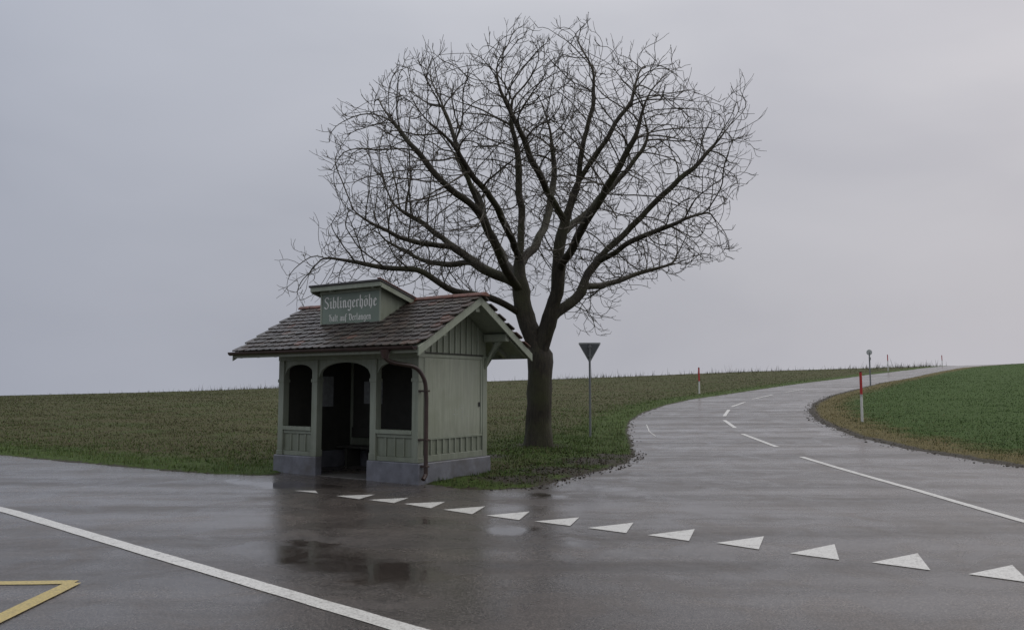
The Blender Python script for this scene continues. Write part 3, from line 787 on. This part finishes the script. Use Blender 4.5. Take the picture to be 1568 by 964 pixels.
def alongpts(line,n,o0,o1):
    L=np.array(line); seg=np.linalg.norm(np.diff(L,axis=0),axis=1); c=np.r_[0,np.cumsum(seg)]; s=rng.uniform(0,c[-1],n); i=np.clip(np.searchsorted(c,s)-1,0,len(seg)-1)
    f=((s-c[i])/seg[i])[:,None]; p=L[i]*(1-f)+L[i+1]*f; p+=rng.normal(0,1,(n,2))*rng.uniform(o0,o1,n)[:,None]; return p
pp=np.concatenate([alongpts(right_edge[3:13],1100,.05,.3),alongpts(isl[0:12],260,.05,.4)])
z,sd,rg,md=hz(pp[:,0],pp[:,1]); k=(sd<.3); pp=pp[k]; z=np.maximum(z[k],h(pp[:,0],pp[:,1]))
for q,zz in zip(pp,z):
    s=abs(rng.normal(0,.012))+.005; v=iv*s*rng.uniform(.6,1.3,(len(iv),1))*np.array([1,1,.5])+np.array([q[0],q[1],zz+s*.1]); fs.append(ifc+len(vs)*len(iv)); vs.append(v)
M_clod=paint("soil_clods",(.035,.027,.018),.85,.4,20,.5,.01)
me=np_mesh("soil_clods",np.concatenate(vs),np.concatenate(fs),M_clod); link(bpy.data.objects.new("soil_clods",me))

# ---------------------------------------------------------------- give way sign (seen from behind)
gx,gy=gp(904,670); gz=float(h(gx,gy))
G=bpy.data.objects.new("give_way_sign",None); link(G); G.location=(gx,gy,gz); G.rotation_euler=(0,0,math.radians(-4))
tube("post",[(0,0,-.1),(0,0,2.62)],.03,M_metal,G)
def rtri(w,ht,r,z0):
    c=[(-w/2,ht),(w/2,ht),(0,0)]; out=[]
    C=np.array(c)
    for i in range(3):
        a=C[i-1]-C[i]; b=C[(i+1)%3]-C[i]; a/=np.linalg.norm(a); b/=np.linalg.norm(b)
        for k in range(6):
            t=k/5; q=(1-t)**2*(C[i]+a*r)+2*t*(1-t)*C[i]+t*t*(C[i]+b*r); out.append((q[0],q[1]+z0))
    return out
p=Part(); p.prism(rtri(.66,.58,.06,2.07),.035,.045,'y'); p.done("sign_rim",M_signrim,G,0)
p=Part(); p.prism(rtri(.58,.50,.05,2.115),.028,.034,'y'); p.done("sign_back",M_signback,G,0)
p=Part(); p.prism(rtri(.66,.58,.06,2.07),.046,.05,'y'); p.done("sign_face_red",M_red,G,0)
p=Part(); p.prism(rtri(.46,.40,.04,2.17),.051,.054,'y'); p.done("sign_face_white",M_polew,G,0)
p=Part(); p.box(-.05,.05,-.035,.027,2.25,2.29); p.box(-.05,.05,-.035,.027,2.5,2.54); p.done("clamps",M_metal,G)

# ---------------------------------------------------------------- snow poles
def pole(u,vb,vt,fr=.45,r=.035):
    x,y=gp(u,vb); z=float(hz(np.array([x]),np.array([y]))[0][0]); H=(vb-vt)*y/F
    E=bpy.data.objects.new("snow_pole",None); link(E); E.location=(x,y,z); E.rotation_euler=(math.radians(random.uniform(-1.5,1.5)),math.radians(random.uniform(-1.5,1.5)),0)
    tube("lower_white",[(0,0,-.1),(0,0,H*(1-fr))],r,M_polew,E); tube("upper_red",[(0,0,H*(1-fr)),(0,0,H*.985)],r*1.02,M_red,E)
    tube("cap",[(0,0,H*.985),(0,0,H)],r*.8,M_dark,E); tube("reflector_band",[(0,0,H*(1-fr)-.02),(0,0,H*(1-fr)+.04)],r*1.1,M_signrim,E)
pole(1320.5,649,573,.48,.042); pole(1071,603,563,.55,.05); pole(1360,568,543,.4,.05); pole(1443,560,543,.5,.05)
x,y=gp(1333,590); z=float(h(x,y)); E=bpy.data.objects.new("marker_post",None); link(E); E.location=(x,y,z); H=55*y/F
tube("post",[(0,0,-.1),(0,0,H-.2)],.05,M_metal,E)
p=Part(); p.prism([(.2*math.cos(i*math.pi/8),H-.2+.2*math.sin(i*math.pi/8)) for i in range(16)],-.03,.03,'y'); p.done("round_head",M_signrim,E,.01)
p=Part(); p.box(-.07,.07,-.06,-.031,H-.75,H-.55); p.done("plate",M_metal,E)

# ---------------------------------------------------------------- world + sun
w=bpy.data.worlds.new("World"); scene.world=w; w.use_nodes=True; nt=w.node_tree; N=nt.nodes; Lk=nt.links
bg=N["Background"]; bg.inputs[1].default_value=.1
sky=N.new("ShaderNodeTexSky"); sky.sky_type='NISHITA'; sky.sun_disc=False; sky.sun_elevation=math.radians(38); sky.sun_rotation=math.radians(60); sky.dust_density=6; sky.air_density=1.5
tc=N.new("ShaderNodeTexCoord"); sep=N.new("ShaderNodeSeparateXYZ"); Lk.new(tc.outputs["Generated"],sep.inputs[0])
def ramp(fac,stops):
    r=N.new("ShaderNodeValToRGB"); e=r.color_ramp.elements
    while len(e)<len(stops): e.new(.5)
    for i,(p,c) in enumerate(stops): e[i].position=p; e[i].color=(*c,1)
    Lk.new(fac,r.inputs[0]); return r.outputs[0]
vert=ramp(sep.outputs[2],[(0.0,(.45,.455,.50)),(.08,(.44,.445,.49)),(.25,(.48,.485,.53)),(.42,(.56,.565,.61)),(.7,(.98,.98,1.0)),(1.0,(1.25,1.25,1.26))])
mr=N.new("ShaderNodeMapRange"); mr.inputs[1].default_value=-.55; mr.inputs[2].default_value=.55; mr.inputs[3].default_value=0; mr.inputs[4].default_value=1; Lk.new(sep.outputs[0],mr.inputs[0])
hor=ramp(mr.outputs[0],[(0,(.82,.86,.92)),(.5,(.97,.98,.99)),(1.0,(1.15,1.12,1.10))])
mx=N.new("ShaderNodeMix"); mx.data_type='RGBA'; mx.blend_type='MULTIPLY'; mx.inputs[0].default_value=1; Lk.new(vert,mx.inputs[6]); Lk.new(hor,mx.inputs[7])
mp=N.new("ShaderNodeMapping"); mp.inputs["Scale"].default_value=(1,1,2.2); mp.inputs["Rotation"].default_value=(0,.35,0); Lk.new(tc.outputs["Generated"],mp.inputs[0])
nz1=N.new("ShaderNodeTexNoise"); nz1.inputs["Scale"].default_value=2.4; nz1.inputs["Detail"].default_value=6; nz1.inputs["Roughness"].default_value=.45; nz1.inputs["Distortion"].default_value=.4; Lk.new(mp.outputs[0],nz1.inputs["Vector"])
cl=ramp(nz1.outputs["Fac"],[(.32,(.91,.915,.93)),(.5,(1,1,1)),(.68,(1.06,1.055,1.05))])
mx2=N.new("ShaderNodeMix"); mx2.data_type='RGBA'; mx2.blend_type='MULTIPLY'; mx2.inputs[0].default_value=1; Lk.new(mx.outputs[2],mx2.inputs[6]); Lk.new(cl,mx2.inputs[7])
sc=N.new("ShaderNodeMix"); sc.data_type='RGBA'; sc.blend_type='MULTIPLY'; sc.inputs[0].default_value=1; sc.inputs[7].default_value=(10,10,10,1); Lk.new(mx2.outputs[2],sc.inputs[6])
mx3=N.new("ShaderNodeMix"); mx3.data_type='RGBA'; mx3.inputs[0].default_value=.04; Lk.new(sc.outputs[2],mx3.inputs[6]); Lk.new(sky.outputs[0],mx3.inputs[7])
Lk.new(mx3.outputs[2],bg.inputs[0])
sd_=bpy.data.lights.new("sun",'SUN'); sd_.energy=.5; sd_.angle=math.radians(40); sd_.color=(1,.97,.93)
so=bpy.data.objects.new("sun",sd_); link(so)
el,az=math.radians(38),math.radians(60)
dv=Vector((math.sin(az)*math.cos(el),math.cos(az)*math.cos(el),math.sin(el))); so.rotation_euler=dv.to_track_quat('Z','Y').to_euler(); so.location=(20,10,30)
print("faces total",sum(len(o.data.polygons) for o in scene.objects if o.type=='MESH'))
